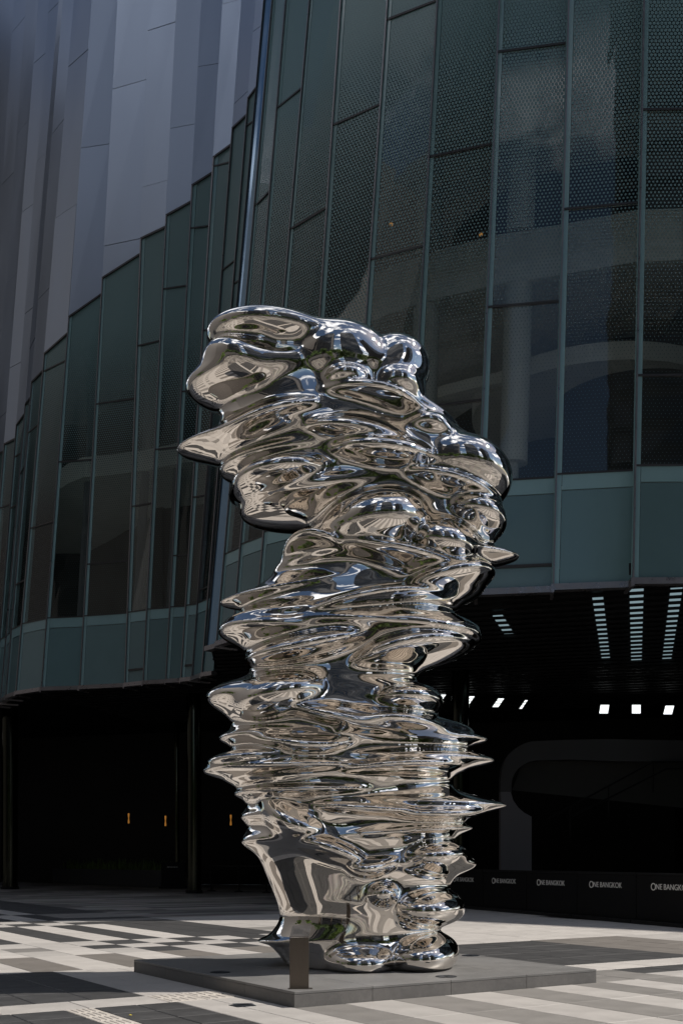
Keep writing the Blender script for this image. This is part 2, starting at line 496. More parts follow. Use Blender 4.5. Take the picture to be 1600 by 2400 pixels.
# ------------------------------------------------------------------ plinth
PH = .165
pz = math.atan2(E1[1], E1[0])
plinth = empty('plinth', (float(P0[0]), float(P0[1]), 0), pz)
tag(plinth, 'low square grey granite plinth under the mirror sculpture', 'plinth')
def part(name, mb, mat, parent, bevel=0.0, smooth=False):
    """geometry given in the parent's own frame"""
    return mb.build(name, mat, parent, loc=(0, 0, 0), bevel=bevel, smooth=smooth)
A = 4.36
cuts = [0, .98, 2.06, 3.2, A]
cl = [0, 1.12, 2.2, 3.3, A]
CAP = .028
for i in range(4):
    for j in range(4):
        m = MB(); m.box(cuts[i] + .002, cuts[i + 1] - .002, cl[j] + .002, cl[j + 1] - .002, PH - CAP, PH)
        part('top_slab', m, M['plinth_top'], plinth, bevel=.003)
for i in range(4):
    for q in range(4):
        m = MB(); d = .05; i0, i1 = cuts[i] + .002, cuts[i + 1] - .002; j0, j1 = cl[i] + .002, cl[i + 1] - .002
        if q == 0: m.box(i0, i1, .004, d, -.02, PH - CAP - .003)
        if q == 1: m.box(.004, d, max(j0, .055), min(j1, A - .055), -.02, PH - CAP - .003)
        if q == 2: m.box(i0, i1, A - d, A - .004, -.02, PH - CAP - .003)
        if q == 3: m.box(A - d, A - .004, max(j0, .055), min(j1, A - .055), -.02, PH - CAP - .003)
        part('side_slab', m, M['plinth_side'], plinth, bevel=.002)
m = MB(); m.box(.06, A - .06, .06, A - .06, -.02, PH - CAP - .006); part('core', m, M['plinth_side'], plinth)

# ------------------------------------------------------------------ sculpture: an own rippled, mirror-polished column of about the same size and lean
def build_sculpture():
    """an own mirror-steel column of stacked lobes and fins, about the size and lean of the one in the photograph:
    an implicit field of a core, swelling lobes and thin lens-shaped fins, meshed and smoothed"""
    import openvdb as vdb
    YC = 14.5
    k = YC / F
    prof = [  # row, left, right (photo rows / columns x 0.98)
        (2232, 655, 1022), (2205, 640, 1031), (2185, 628, 1034), (2165, 622, 1025), (2138, 622, 1005), (2112, 634, 1020), (2080, 629, 1035), (2060, 621, 1040),
        (2010, 600, 1050), (1980, 588, 1055), (1935, 567, 1040), (1902, 560, 1048), (1876, 560, 1040), (1851, 563, 1040), (1806, 566, 1032), (1780, 556, 1030), (1728, 530, 1030), (1672, 525, 1020),
        (1640, 515, 990), (1598, 520, 980), (1555, 570, 955), (1530, 565, 960), (1480, 545, 980), (1440, 540, 990), (1412, 550, 1010),
        (1378, 580, 1040), (1345, 600, 1070), (1312, 640, 1090), (1281, 655, 1105), (1248, 670, 1120), (1212, 705, 1125), (1198, 715, 1125), (1180, 690, 1120), (1140, 600, 1120), (1112, 560, 1110), (1074, 530, 1090), (1040, 510, 1050),
        (1008, 500, 1020), (976, 495, 980), (942, 500, 940), (900, 500, 930), (856, 520, 930), (815, 540, 930), (790, 560, 900)]
    def px(x): return (x / .98 - 800) * k
    def pz(row): return EYE + (HOR - row / .98) * k
    h = .022
    x0, x1, y0, y1, z0, z1 = -2.45, 2.45, YC - 1.75, YC + 1.45, PH - .2, 8.95
    xs = np.arange(x0, x1, h, dtype=np.float32); ys = np.arange(y0, y1, h, dtype=np.float32); zs = np.arange(z0, z1, h, dtype=np.float32)
    rows_ = np.array([p[0] for p in prof], float); zz = EYE + (HOR - rows_ / .98) * k
    o_ = np.argsort(zz); zz = zz[o_]
    Lx = px(np.array([p[1] for p in prof], float))[o_]; Rx = px(np.array([p[2] for p in prof], float))[o_]
    def sm(y, sig):
        s_ = sig / h; n = int(4 * s_) + 1; kk = np.arange(-n, n + 1); w = np.exp(-.5 * (kk / s_) ** 2); w /= w.sum()
        return np.convolve(np.pad(y, n, mode='edge'), w, 'valid')
    Lz = sm(np.interp(zs, zz, Lx), .07) + .06; Rz = sm(np.interp(zs, zz, Rx), .07) - .06
    ax = (Lz + Rz) / 2; hw = (Rz - Lz) / 2
    ay = YC + .10 * np.sin(zs * 1.15 + .6) * np.clip((zs - .2) / 1.2, 0, 1)
    bz = np.clip(sm(hw, .3) * .70, .60, .95) + .16 * np.clip((2.2 - zs) / 1.2, 0, 1)
    ztop = pz(820)
    X = xs[:, None, None]; Y = ys[None, :, None]; Z = zs[None, None, :]
    k0 = np.sqrt(((X - ax[None, None, :]) / hw[None, None, :]) ** 2 + ((Y - ay[None, None, :]) / bz[None, None, :]) ** 2)
    fld = ((k0 - 1) * np.minimum(hw, bz)[None, None, :]).astype(np.float32)
    fld = np.maximum(fld, (Z - ztop) * .8)
    def add(c, r, roll=0.0, yaw=0.0, pitch=0.0, p=2.0, kk=.07, bend=0.0):
        """smooth union of a lens: centre c, half sizes r, turned; p < 2 gives a keen rim"""
        R_ = max(r) * 1.08 + kk + .12
        i0 = [max(0, int((c[n] - R_ - o0) / h)) for n, o0 in enumerate((x0, y0, z0))]
        i1 = [min(N_, int((c[n] + R_ - o0) / h) + 2) for n, (o0, N_) in enumerate(((x0, len(xs)), (y0, len(ys)), (z0, len(zs))))]
        if any(a >= b_ for a, b_ in zip(i0, i1)): return
        sl = tuple(slice(a, b_) for a, b_ in zip(i0, i1))
        dx = xs[sl[0]][:, None, None] - c[0]; dy = ys[sl[1]][None, :, None] - c[1]; dz = zs[sl[2]][None, None, :] - c[2]
        cr, sr = math.cos(roll), math.sin(roll); cy, sy = math.cos(yaw), math.sin(yaw); cp, sp = math.cos(pitch), math.sin(pitch)
        ux = dx * cy + dy * sy; uy = -dx * sy + dy * cy
        vx = ux * cr + dz * sr; vz = -ux * sr + dz * cr
        wy = uy * cp + vz * sp; wz = -uy * sp + vz * cp
        wz = wz - bend * (vx / r[0]) ** 2 * r[2]
        rho = np.sqrt((vx / r[0]) ** 2 + (wy / r[1]) ** 2 + 1e-6)
        q_ = (rho ** p + (np.abs(wz / r[2]) + 1e-6) ** p) ** (1 / p)
        g1 = np.sqrt((vx / r[0] ** 2) ** 2 + (wy / r[1] ** 2) ** 2 + (wz / r[2] ** 2) ** 2) + 1e-6
        kq = np.sqrt(rho ** 2 + (wz / r[2]) ** 2)
        d = (q_ - 1) * kq / g1
        a_ = fld[sl]
        hh = np.clip(.5 + .5 * (a_ - d) / kk, 0, 1)
        fld[sl] = d * hh + a_ * (1 - hh) - kk * hh * (1 - hh)
    # fins and lobes that make the outline: (side, tip column, row, half thickness m, depth m, roll, rim sharpness)
    sides = [
        ('L', 432, 880, .30, .80, .05, 1.9), ('L', 478, 830, .27, .85, -.15, 1.9), ('L', 415, 1008, .15, .62, .06, 1.35), ('L', 505, 1048, .15, .80, .10, 1.7), ('L', 524, 1096, .13, .85, .12, 1.6), ('L', 552, 1132, .20, .92, .12, 2.0),
        ('L', 650, 1252, .09, .60, .04, 1.8), ('L', 633, 1292, .14, .80, .08, 1.8), ('L', 508, 1346, .10, .55, .10, 1.3), ('L', 536, 1392, .10, .75, .14, 1.5), ('L', 524, 1424, .10, .82, .05, 1.6), ('L', 507, 1474, .20, .85, -.05, 1.8),
        ('L', 480, 1622, .26, .85, -.04, 1.9), ('L', 506, 1700, .16, .85, .0, 1.6), ('L', 482, 1768, .13, .88, .02, 1.35), ('L', 538, 1795, .06, .85, .0, 1.6), ('L', 548, 1820, .06, .85, .02, 1.4), ('L', 556, 1876, .12, .85, .0, 1.9), ('L', 556, 1915, .20, .88, .05, 1.9), ('L', 588, 2142, .05, .55, .06, 1.35),
        ('R', 972, 880, .30, .80, .05, 1.9), ('R', 1060, 990, .16, .70, -.32, 1.8), ('R', 1092, 1030, .16, .75, -.25, 1.8), ('R', 1173, 1112, .38, .85, -.22, 1.9), ('R', 1150, 1208, .20, .70, -.05, 2.0), ('R', 1190, 1281, .10, .50, .02, 1.3), ('R', 1128, 1322, .10, .72, -.10, 1.6), ('R', 1106, 1362, .14, .75, .22, 1.6),
        ('R', 1088, 1478, .20, .85, -.06, 1.45), ('R', 1052, 1395, .10, .75, .2, 1.6), ('R', 998, 1606, .15, .70, .0, 2.6), ('R', 1074, 1684, .15, .80, -.08, 1.8), ('R', 1114, 1703, .055, .62, .0, 1.4), ('R', 1127, 1750, .11, .72, .0, 1.35), ('R', 1155, 1851, .12, .66, -.02, 1.3),
        ('R', 1078, 1903, .08, .75, .06, 1.35), ('R', 1092, 1982, .21, .85, .0, 1.8), ('R', 1060, 2092, .22, .70, .0, 2.0), ('R', 1040, 2186, .22, .66, .0, 2.1)]
    # swelling lobes over the front, in their own rhythm: (column, row, half width m, half height m, bulge m, roll, keen)
    lob = [(782, 838, .60, .40, .66, -.06, 2.0), (912, 842, .36, .30, .46, -.1, 2.1), (588, 830, .34, .20, .50, .18, 2.0), (560, 860, .50, .24, .66, -.42, 2.0), (800, 905, .36, .16, .78, .05, 2.0), (905, 905, .36, .22, .60, .1, 2.0),
           (640, 968, .60, .15, .84, .28, 1.6), (850, 955, .62, .14, .86, -.22, 1.7), (820, 1010, .66, .17, .98, -.16, 1.8), (985, 1010, .40, .18, .74, -.3, 1.9), (880, 1070, .62, .20, 1.05, -.12, 1.8), (1052, 1095, .60, .36, .82, -.28, 2.0),
           (660, 1120, .62, .20, .98, .10, 1.9), (1020, 1150, .58, .14, .92, -.18, 1.6), (1080, 1195, .40, .20, .80, -.25, 2.0),
           (858, 1222, .66, .36, 1.10, .18, 2.0), (1000, 1245, .46, .26, .96, -.2, 2.0), (745, 1294, .40, .13, .82, -.16, 1.7), (900, 1320, .78, .15, .96, -.20, 1.6), (1020, 1345, .50, .18, .86, .28, 1.7), (850, 1400, .74, .13, .98, .16, 1.6), (980, 1430, .50, .14, .86, -.24, 1.6),
           (720, 1490, .66, .17, 1.00, .14, 1.7), (930, 1500, .62, .18, .95, .26, 1.7), (660, 1610, .58, .26, .92, .22, 1.9), (800, 1640, .76, .15, .98, -.20, 1.6), (930, 1612, .42, .14, .78, .0, 2.2),
           (880, 1680, .62, .13, 1.00, .06, 1.8), (700, 1715, .58, .15, .92, .04, 1.7), (600, 1745, .52, .13, .80, .05, 1.6), (900, 1765, .66, .12, .96, .0, 1.5), (840, 1842, .66, .12, .94, -.10, 1.5), (980, 1858, .56, .11, .82, .0, 1.5),
           (680, 1890, .46, .22, .88, -.45, 1.9), (760, 1960, .56, .18, .98, -.38, 1.8), (990, 1975, .48, .20, .88, .05, 1.9), (860, 1985, .42, .15, .98, -.05, 1.9), (972, 2078, .54, .22, .84, .0, 2.1), (862, 2062, .30, .20, .84, .1, 2.0),
           (828, 2192, .56, .22, .90, -.02, 2.2), (966, 2188, .50, .24, .84, .0, 2.2)]
    q = np.random.default_rng(23)
    for (cx_, row, a_, c_, b_, roll, p) in lob:
        zc = pz(row); i = int(np.clip((zc - z0) / h, 0, len(zs) - 1))
        # centres stand forward of the axis, so the true column shifts a little towards the view axis
        yy = ay[i] - .30; f_ = yy / YC
        add((px(cx_) * f_, yy, EYE + (zc - EYE) * f_), (a_ * (1.34 if p < 1.85 else 1.14) * (1 if row < 1950 else .85), b_, c_ * (1.28 if row < 1950 else 1.12)), roll=roll + q.normal(0, .03), yaw=q.normal(0, .12), pitch=q.normal(.05, .08), p=p, kk=.22 if p > 2.3 else (.05 if row < 850 or row > 1950 else .10), bend=q.normal(0, .45) * (0.0 if p >= 1.95 else .8))
    for sd, tx, row, c_, b_, roll, p in sides:
        zc = pz(row); xt = px(tx); i = int(np.clip((zc - z0) / h, 0, len(zs) - 1))
        a_mid = ax[i]
        cx = a_mid + (xt - a_mid) * .34
        add((cx, ay[i] - .05, zc - roll * (xt - cx) * (-1 if sd == 'L' else 1) * (1 if sd == 'R' else 1)), (abs(xt - cx) * (1.07 if p < 1.5 else 1.02), b_ * (1.3 if p < 1.5 else 1.05), c_ * (2.5 if p < 1.5 else 1.2)), roll=roll, p=p * (.80 if p < 1.5 else .97), kk=.26 if p < 1.5 else .13)
    for n in range(34):      # the back, freely
        zc = .4 + n * .235; i = int(np.clip((zc - z0) / h, 0, len(zs) - 1))
        add((ax[i] + q.normal(0, .2 if zc > 2.3 else .1), ay[i] + .3, zc), (q.uniform(.5, .8) * (1 if zc > 2.3 else .8), q.uniform(.6, .85), q.uniform(.1, .24)), roll=q.normal(0, .2), p=1.8, kk=.05)
    fld = np.maximum(fld, PH - .004 - Z)
    # soften the creases a touch
    def blur(a_, s_):
        kk = np.arange(-3, 4); w = np.exp(-.5 * (kk / s_) ** 2); w /= w.sum()
        for axn in range(3):
            out = np.zeros_like(a_)
            pad = [(0, 0)] * 3; pad[axn] = (3, 3)
            ap = np.pad(a_, pad, mode='edge')
            for j_, w_ in zip(range(7), w):
                sl = [slice(None)] * 3; sl[axn] = slice(j_, j_ + a_.shape[axn]); out += np.float32(w_) * ap[tuple(sl)]
            a_ = out
        return a_
    fld = blur(fld, .9)
    grid = vdb.FloatGrid(1.0)
    grid.copyFromArray(np.clip(fld, -.2, .2).astype(np.float32))
    pts, quads = grid.convertToQuads(isovalue=0.0)
    pts = np.array(pts, float); quads = np.array(quads, np.int64)
    # slide the vertices onto the surface, then relax them
    gx, gy, gz = np.gradient(fld)
    def tri(a_, p_):
        p_ = np.clip(p_, 0, np.array(a_.shape) - 1.001); b0_ = p_.astype(int); f_ = p_ - b0_
        out = 0
        for dx in (0, 1):
            for dy in (0, 1):
                for dz in (0, 1):
                    w = (f_[:, 0] if dx else 1 - f_[:, 0]) * (f_[:, 1] if dy else 1 - f_[:, 1]) * (f_[:, 2] if dz else 1 - f_[:, 2])
                    out = out + w * a_[b0_[:, 0] + dx, b0_[:, 1] + dy, b0_[:, 2] + dz]
        return out
    def project(p_):
        v = tri(fld, p_); g_ = np.stack([tri(gx, p_), tri(gy, p_), tri(gz, p_)], -1)
        st = (v / ((g_ ** 2).sum(-1) + 1e-9))[:, None] * g_
        ln = np.linalg.norm(st, axis=1, keepdims=True)
        return p_ - st * np.minimum(1, .6 / (ln + 1e-9))
    ed = np.concatenate([quads[:, [0, 1]], quads[:, [1, 2]], quads[:, [2, 3]], quads[:, [3, 0]]])
    deg = np.bincount(ed.ravel(), minlength=len(pts)).astype(float)[:, None]
    def relax(p_, lam):
        s_ = np.zeros_like(p_)
        for d in range(3):
            s_[:, d] = np.bincount(ed[:, 0], weights=p_[ed[:, 1], d], minlength=len(p_)) + np.bincount(ed[:, 1], weights=p_[ed[:, 0], d], minlength=len(p_))
        return p_ + lam * (s_ / np.maximum(deg, 1) - p_)
    pts = project(pts)
    for _ in range(6):
        pts = relax(pts, .5); pts = relax(pts, -.47)
    pts = project(pts)
    for _ in range(10):
        pts = relax(pts, .5); pts = relax(pts, -.45)
    co = pts * h + np.array([x0, y0, z0])
    # keep only the one connected body
    lab = np.arange(len(co))
    while True:
        m_ = np.minimum(lab[ed[:, 0]], lab[ed[:, 1]]); l2 = lab.copy()
        np.minimum.at(l2, ed[:, 0], m_); np.minimum.at(l2, ed[:, 1], m_)
        l2 = l2[l2]
        if (l2 == lab).all(): break
        lab = l2
    keep = lab == np.bincount(lab).argmax()
    quads = quads[keep[quads[:, 0]]]
    co[:, 2] = np.maximum(co[:, 2], PH + .0005)
    base = np.array([.17, YC, PH])
    me = bpy.data.meshes.new('mirror_sculpture')
    nq = len(quads)
    me.vertices.add(len(co)); me.vertices.foreach_set('co', (co - base).ravel().astype(np.float32))
    me.loops.add(nq * 4); me.loops.foreach_set('vertex_index', quads[:, ::-1].ravel().astype(np.int32))
    me.polygons.add(nq); me.polygons.foreach_set('loop_start', (np.arange(nq) * 4).astype(np.int32))
    me.update(calc_edges=True); me.validate()
    fix_normals(me)
    me.polygons.foreach_set('use_smooth', np.ones(len(me.polygons), dtype=bool))
    me.materials.append(M['chrome'])
    o = bpy.data.objects.new('mirror_sculpture', me); col.objects.link(o)
    o.location = base
    tag(o, 'tall rippled abstract mirror-polished steel sculpture on the granite plinth', 'sculpture')
    return o
build_sculpture()

# ------------------------------------------------------------------ sign post on the plinth
ps = empty('sign_post', (*at(701, 2316, 11.78)[:2], PH), R(6))
tag(ps, 'brushed metal sign post with a tilted plate at the plinth corner', 'sign')
m = MB(); m.box(-.102, .102, -.012, .012, 0, .545); part('post', m, M['brushed'], ps, bevel=.003)
m = MB(); m.box(-.115, .14, -.03, .06, 0, .006); part('foot', m, M['brushed'], ps, bevel=.002)
m = MB(); m.hexa([(-.102, -.014, .552), (.102, -.014, .552), (.142, .17, .655), (-.062, .17, .655), (-.102, -.018, .560), (.102, -.018, .560), (.142, .166, .663), (-.062, .166, .663)])
pt = part('plate', m, M['plate'], ps)
for i in range(5):
    f0 = .25 + .1 * i
    x0 = -.102 + .04 * f0 + .03; y0 = -.018 + .184 * f0; z0 = .5604 + .103 * f0
    w = .10 if i < 4 else .06
    m = MB(); m.hexa([(x0, y0, z0), (x0 + w, y0, z0), (x0 + w, y0 + .007, z0 + .004), (x0, y0 + .007, z0 + .004), (x0, y0 - .0006, z0 + .0012), (x0 + w, y0 - .0006, z0 + .0012), (x0 + w, y0 + .0064, z0 + .0052), (x0, y0 + .0064, z0 + .0052)])
    part('print_line', m, M['ink'], pt)

# recessed uplights in the plinth, drain plate, a fallen leaf
def uplight(u, v, label):
    Y = (EYE - PH) * F / (v - HOR)
    e = empty('uplight', ((u - 800) / F * Y, Y, PH)); tag(e, label, 'uplight', 'round uplights set in the plinth')
    m = MB(); m.lathe([(.125, .0015), (.125, .006), (.112, .008), (.105, .004)], 28); part('ring', m, M['drain'], e)
    m = MB(); m.lathe([(.104, .0015), (.104, .0035), (.02, .004)], 28); part('lens', m, M['lens'], e)
uplight(516, 2279, 'round recessed uplight in the shaded left part of the plinth')
uplight(1102, 2240, 'round recessed uplight right behind the sculpture foot')
uplight(1045, 2289, 'round recessed uplight nearest the front right edge of the plinth')
Y = EYE * F / (2357 - HOR)
e = empty('drain_plate', ((568 - 800) / F * Y, Y, .002), pz); tag(e, 'small dark metal plate in the pale paving by the plinth', 'drain')
m = MB(); m.box(-.11, .11, -.10, .10, -.002, .004); part('frame', m, M['drain'], e)
m = MB(); m.box(-.095, .095, -.085, .085, .004, .006); part('cover', m, M['drain'], e)
Y = EYE * F / (2381 - HOR)
m = MB()
x0 = (305 - 800) / F * Y
m.add([(x0 - .02, Y, .004), (x0, Y - .02, .012), (x0 + .025, Y, .006), (x0, Y + .02, .014), (x0, Y, .016)], [(0, 1, 4), (1, 2, 4), (2, 3, 4), (3, 0, 4)])
tag(m.build('fallen_leaf', M['leafyellow'], loc=(0, 0, 0)), 'tiny yellow fallen leaf on the tactile strip', 'leaf')

# ------------------------------------------------------------------ buildings: facades as leaning columns of panels
SOF = 9.0
class Line:
    """a leaning facade line: photo column at the soffit and at the top row, at distance Y"""
    def __init__(self, ub, ut, Y):
        self.Y = Y; self.xb = (ub - 800) / F * Y
        zt = zat(0, Y)
        self.m = ((ut - 800) / F * Y - self.xb) / (zt - SOF)
    def x(self, z): return self.xb + self.m * (z - SOF)
def P(l, r, f, z, out=0.0):
    xl, xr = l.x(z), r.x(z)
    x = xl + (xr - xl) * f; y = l.Y + (r.Y - l.Y) * f
    dx, dy = xr - xl, r.Y - l.Y
    n = math.hypot(dx, dy)
    return (x + out * dy / n, y - out * dx / n, z)
def pane(l, r, f0, f1, za0, za1, zb0, zb1, out, thick, tilt=(0, 0, 0, 0)):
    """quad between f0..f1; bottom z at f0/f1 = za0/za1, top = zb0/zb1"""
    m = MB()
    W = math.hypot(r.x(SOF) - l.x(SOF), r.Y - l.Y)
    pts = []; uv = []
    for o_ in (out - thick, out):
        for (f, z_), tl in zip(((f0, za0), (f1, za1), (f1, zb1), (f0, zb0)), tilt):
            pts.append(P(l, r, f, z_, o_ + tl)); uv.append((f * W, z_))
    m.hexa(pts, uv)
    return m

def column(th, l, r, top, levels, glass, gtop=None, joints=(), strip=True):
    """one facade bay. gtop=(z at left, z at right) of the glass; above it metal cladding with joints"""
    W = math.hypot(r.x(SOF) - l.x(SOF), r.Y - l.Y)
    gl0, gl1 = gtop if gtop else (top, top)
    SILL = 12.0
    fs = min(.30, .17 / W)
    fm = min(.08, .045 / W)
    # mullion at the left edge
    mu = pane(l, r, 0.0, fm, SOF + .01, SOF + .01, gl0, gl0, .075, .16).build('mullion', M['mullion'], th)
    if strip:
        pane(l, r, fm, fs, SOF + .012, SOF + .012, gl0 - .02, gl0 + (gl1 - gl0) * fs - .02, .012, .05).build('edge_strip', M['strip'], mu)
    else: fs = fm
    # spandrel, sill band and panes
    e = .012 / W
    sp = pane(l, r, fs + e, 1, SOF + .015, SOF + .015, SILL - .46, SILL - .46, .0, .04).build('spandrel_panel', M['spandrel'], th)
    pane(l, r, fs + e, 1, SILL - .44, SILL - .44, SILL - .03, SILL - .03, .014, .05).build('sill_band', M['strip'], sp)
    lv = [z for z in levels if SILL + .25 < z < min(gl0, gl1) - .25]
    low = [z for z in levels if SOF + .2 < z < SILL - .3]
    for z_ in low:
        pane(l, r, fs, 1, z_ - .04, z_ - .04, z_ + .04, z_ + .04, .05, .09).build('transom', M['transom'], sp)
    zs = [SILL] + sorted(lv) + [None]
    pane(l, r, fm, 1, SILL - .028, SILL - .028, SILL + .02, SILL + .02, .035, .09).build('transom', M['transom'], th)
    for a, b_ in zip(zs[:-1], zs[1:]):
        last = b_ is None
        g0 = gl0 + (gl1 - gl0) * fs if last else b_ - .035
        g1 = gl1 if last else b_ - .035
        g = pane(l, r, fs + e, 1, a + .03, a + .03, g0, g1, 0, .02, (0, random.uniform(-.012, .012), random.uniform(-.02, .02), random.uniform(-.012, .012))).build('glass_pane', glass, th)
        if not last:
            pane(l, r, fm, 1, b_ - .034, b_ - .034, b_ + .024, b_ + .024, .04, .10).build('transom', M['transom'], g)
    # soffit trim with its stepped end
    tr = pane(l, r, -.02, 1.0, SOF - .17, SOF - .17, SOF, SOF, .10, .30).build('soffit_trim', M['trim'], th)
    pane(l, r, -.02, fm, SOF - .24, SOF - .24, SOF - .172, SOF - .172, .12, .9).build('trim_bracket', M['trim'], tr)
    # cladding
    if gtop and top > max(gl0, gl1):
        js = sorted(z for z in joints if z > max(gl0, gl1) + .4)
        lo0, lo1 = gl0 + .05, gl1 + .05
        hd = pane(l, r, 0, 1, gl0 - .04, gl1 - .04, gl0 + .045, gl1 + .045, .07, .16).build('head_trim', M['transom'], th)
        for zt in js + [top]:
            pr = random.uniform(.0, .02)
            pane(l, r, .006, .994, lo0, lo1, zt - .012, zt - .012, .05 + pr, .06).build('metal_panel', M['metal'], th)
            lo0 = lo1 = zt + .012

# ---- right building: convex, all fritted glass
RB = empty('glass_building', (2.0, 34.0, 0))
tag(RB, 'curved building of fritted teal glass panes above the dark open lobby', 'building')
lines = [  # (ub_left, ut_left, Yl) , (ub_right, ut_right, Yr)
    ((485, 620, 39.0), (510, 640, 38.45)),
    ((510, 640, 38.1), (548, 671, 37.2)),
    ((548, 671, 36.9), (600, 727, 35.9)),
    ((600, 727, 35.5), (703, 799, 34.3)),
    ((703, 799, 33.9), (812, 908, 32.95)),
    ((812, 908, 32.6), (948, 1024, 31.85)),
    ((948, 1024, 31.6), (1113, 1168, 31.0)),
    ((1113, 1168, 30.75), (1294, 1330, 30.4)),
    ((1294, 1330, 30.17), (1480, 1505, 29.85)),
    ((1480, 1505, 29.5), (1672, 1690, 29.45)),
    ((1672, 1690, 29.35), (1880, 1890, 29.6)),
]
tv = [[], [465, 1060], [230, 745, 1270], [513], [270, 850], [25, 593, 1150], [353, 947], [112, 713, 1328], [483], [256, 879], [500]]
RTOP = 40.0
for i, (a, b_) in enumerate(lines):
    l, r = Line(*a), Line(*b_)
    Ym = (l.Y + r.Y) / 2
    lv = [zat(v, Ym) for v in tv[i]]
    lv += [zat(v - 600, Ym) for v in tv[i][:1]]
    if i == 0:
        mu = pane(l, r, 0, 1, SOF + .01, SOF + .01, RTOP, RTOP, .0, .05).build('corner_glass', M['skyfin'], RB)
        pane(l, r, 0, .05, SOF, SOF, RTOP, RTOP, .05, .1).build('mullion', M['transom'], mu)
        pane(l, r, -.02, 1, SOF - .17, SOF - .17, SOF, SOF, .10, .30).build('soffit_trim', M['trim'], mu)
        continue
    column(RB, l, r, RTOP, lv, M['glass_r'])
    # step between neighbouring panels
    pr = Line(*lines[i - 1][1])
    m = MB()
    p0, p1 = (pr.x(SOF), pr.Y), (l.x(SOF), l.Y); q0, q1 = (pr.x(RTOP), pr.Y), (l.x(RTOP), l.Y)
    m.hexa([(p0[0] - .03, p0[1], SOF), (p0[0], p0[1], SOF), (p1[0], p1[1], SOF), (p1[0] - .03, p1[1], SOF), (q0[0] - .03, q0[1], RTOP), (q0[0], q0[1], RTOP), (q1[0], q1[1], RTOP), (q1[0] - .03, q1[1], RTOP)])
    m.build('return_strip', M['strip'], RB)

# interior of the right building: floors, slab edges, columns, back wall
rb_pts = [Line(*a) for a, _ in lines] + [Line(*lines[-1][1])]
def offs(z, d):
    pts = [(q.x(z), q.Y) for q in rb_pts]
    out = []
    for i in range(len(pts)):
        a = pts[max(0, i - 1)]; b_ = pts[min(len(pts) - 1, i + 1)]
        dx, dy = b_[0] - a[0], b_[1] - a[1]; n = math.hypot(dx, dy)
        out.append((pts[i][0] - dy / n * d, pts[i][1] + dx / n * d))
    return out
for z0, z1 in ((11.3, 11.9), (18.55, 19.45), (25.8, 26.7), (33.0, 34.0), (39.2, 40.0)):
    outer = offs((z0 + z1) / 2, .75 if z0 < 12 or z0 > 39 else 1.15)
    inner = [(x + 3.0, y + 13) for x, y in outer]
    m = MB()
    n = len(outer)
    vs = [(x, y, z0) for x, y in outer] + [(x, y, z0) for x, y in inner] + [(x, y, z1) for x, y in outer] + [(x, y, z1) for x, y in inner]
    fs = []
    for i in range(n - 1):
        fs += [(i, i + 1, n + i + 1, n + i), (2 * n + i, 3 * n + i, 3 * n + i + 1, 2 * n + i + 1), (i, 2 * n + i, 2 * n + i + 1, i + 1), (n + i, n + i + 1, 3 * n + i + 1, 3 * n + i)]
    m.add(vs, fs); sl = m.build('floor_slab', M['slab'], RB)
    if 12 < z0 < 39:
        ou = offs((z0 + z1) / 2, 1.85); inr = offs((z0 + z1) / 2, 2.15)
        for (za, zb, mt) in ((z0 - .55, z0 - .02, 'white'), (z0 - 2.1, z0 - 1.75, 'slab')):
            off = 1.1 if mt == 'white' else 4.0
            ou = offs(z0, off); inr = offs(z0, off + .3)
            m = MB()
            for i in range(n - 1):
                m.hexa([(*ou[i], za), (*ou[i + 1], za), (*inr[i + 1], za), (*inr[i], za), (*ou[i], zb), (*ou[i + 1], zb), (*inr[i + 1], zb), (*inr[i], zb)])
            m.build('ceiling_bulkhead', M[mt], sl)
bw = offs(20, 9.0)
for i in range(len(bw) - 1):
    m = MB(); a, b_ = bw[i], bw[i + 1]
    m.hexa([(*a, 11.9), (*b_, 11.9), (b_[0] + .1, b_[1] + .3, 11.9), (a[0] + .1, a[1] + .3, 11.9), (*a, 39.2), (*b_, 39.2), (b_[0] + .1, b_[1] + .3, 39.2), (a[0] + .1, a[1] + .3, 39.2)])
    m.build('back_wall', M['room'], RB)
for (u, d, Yb) in ((1200, 1.3, 30.6), (985, 1.6, 31.6)):
    x = (u - 800) / F * (Yb + d)
    m = MB(); ln = .030
    for (za, zb, rr) in ((12.0, 12.9, .16), (12.9, 18.0, .40), (19.5, 25.3, .40), (26.8, 32.5, .40)):
        m.tube((x + ln * (za - 12), Yb + d, za), (x + ln * (zb - 12), Yb + d, zb), rr, n=24)
    m.build('inner_column', M['white'], RB, smooth=False)
# dark rounded core seen low behind the right bays
m = MB(); m.lathe([(2.6, 0), (2.6, 5.0), (2.3, 5.6)], 40, (9.6, 36.2, 11.95)); m.build('round_core', M['room'], RB, smooth=True)
m = MB(); m.lathe([(4.2, 0), (4.2, .55)], 48, (8.6, 37.2, 16.4)); m.build('curved_bulkhead', M['slab'], RB, smooth=False)
for (u, v, Yv) in ((916, 528, 33.6), (1126, 552, 33), (1508, 668, 33.5)):
    c = at(u, v, Yv)
    m = MB(); m.tube((c[0], c[1], c[2]), (c[0], c[1], c[2] + .05), .05, .06, 12); m.build('downlight', M['faintwarm'], RB)

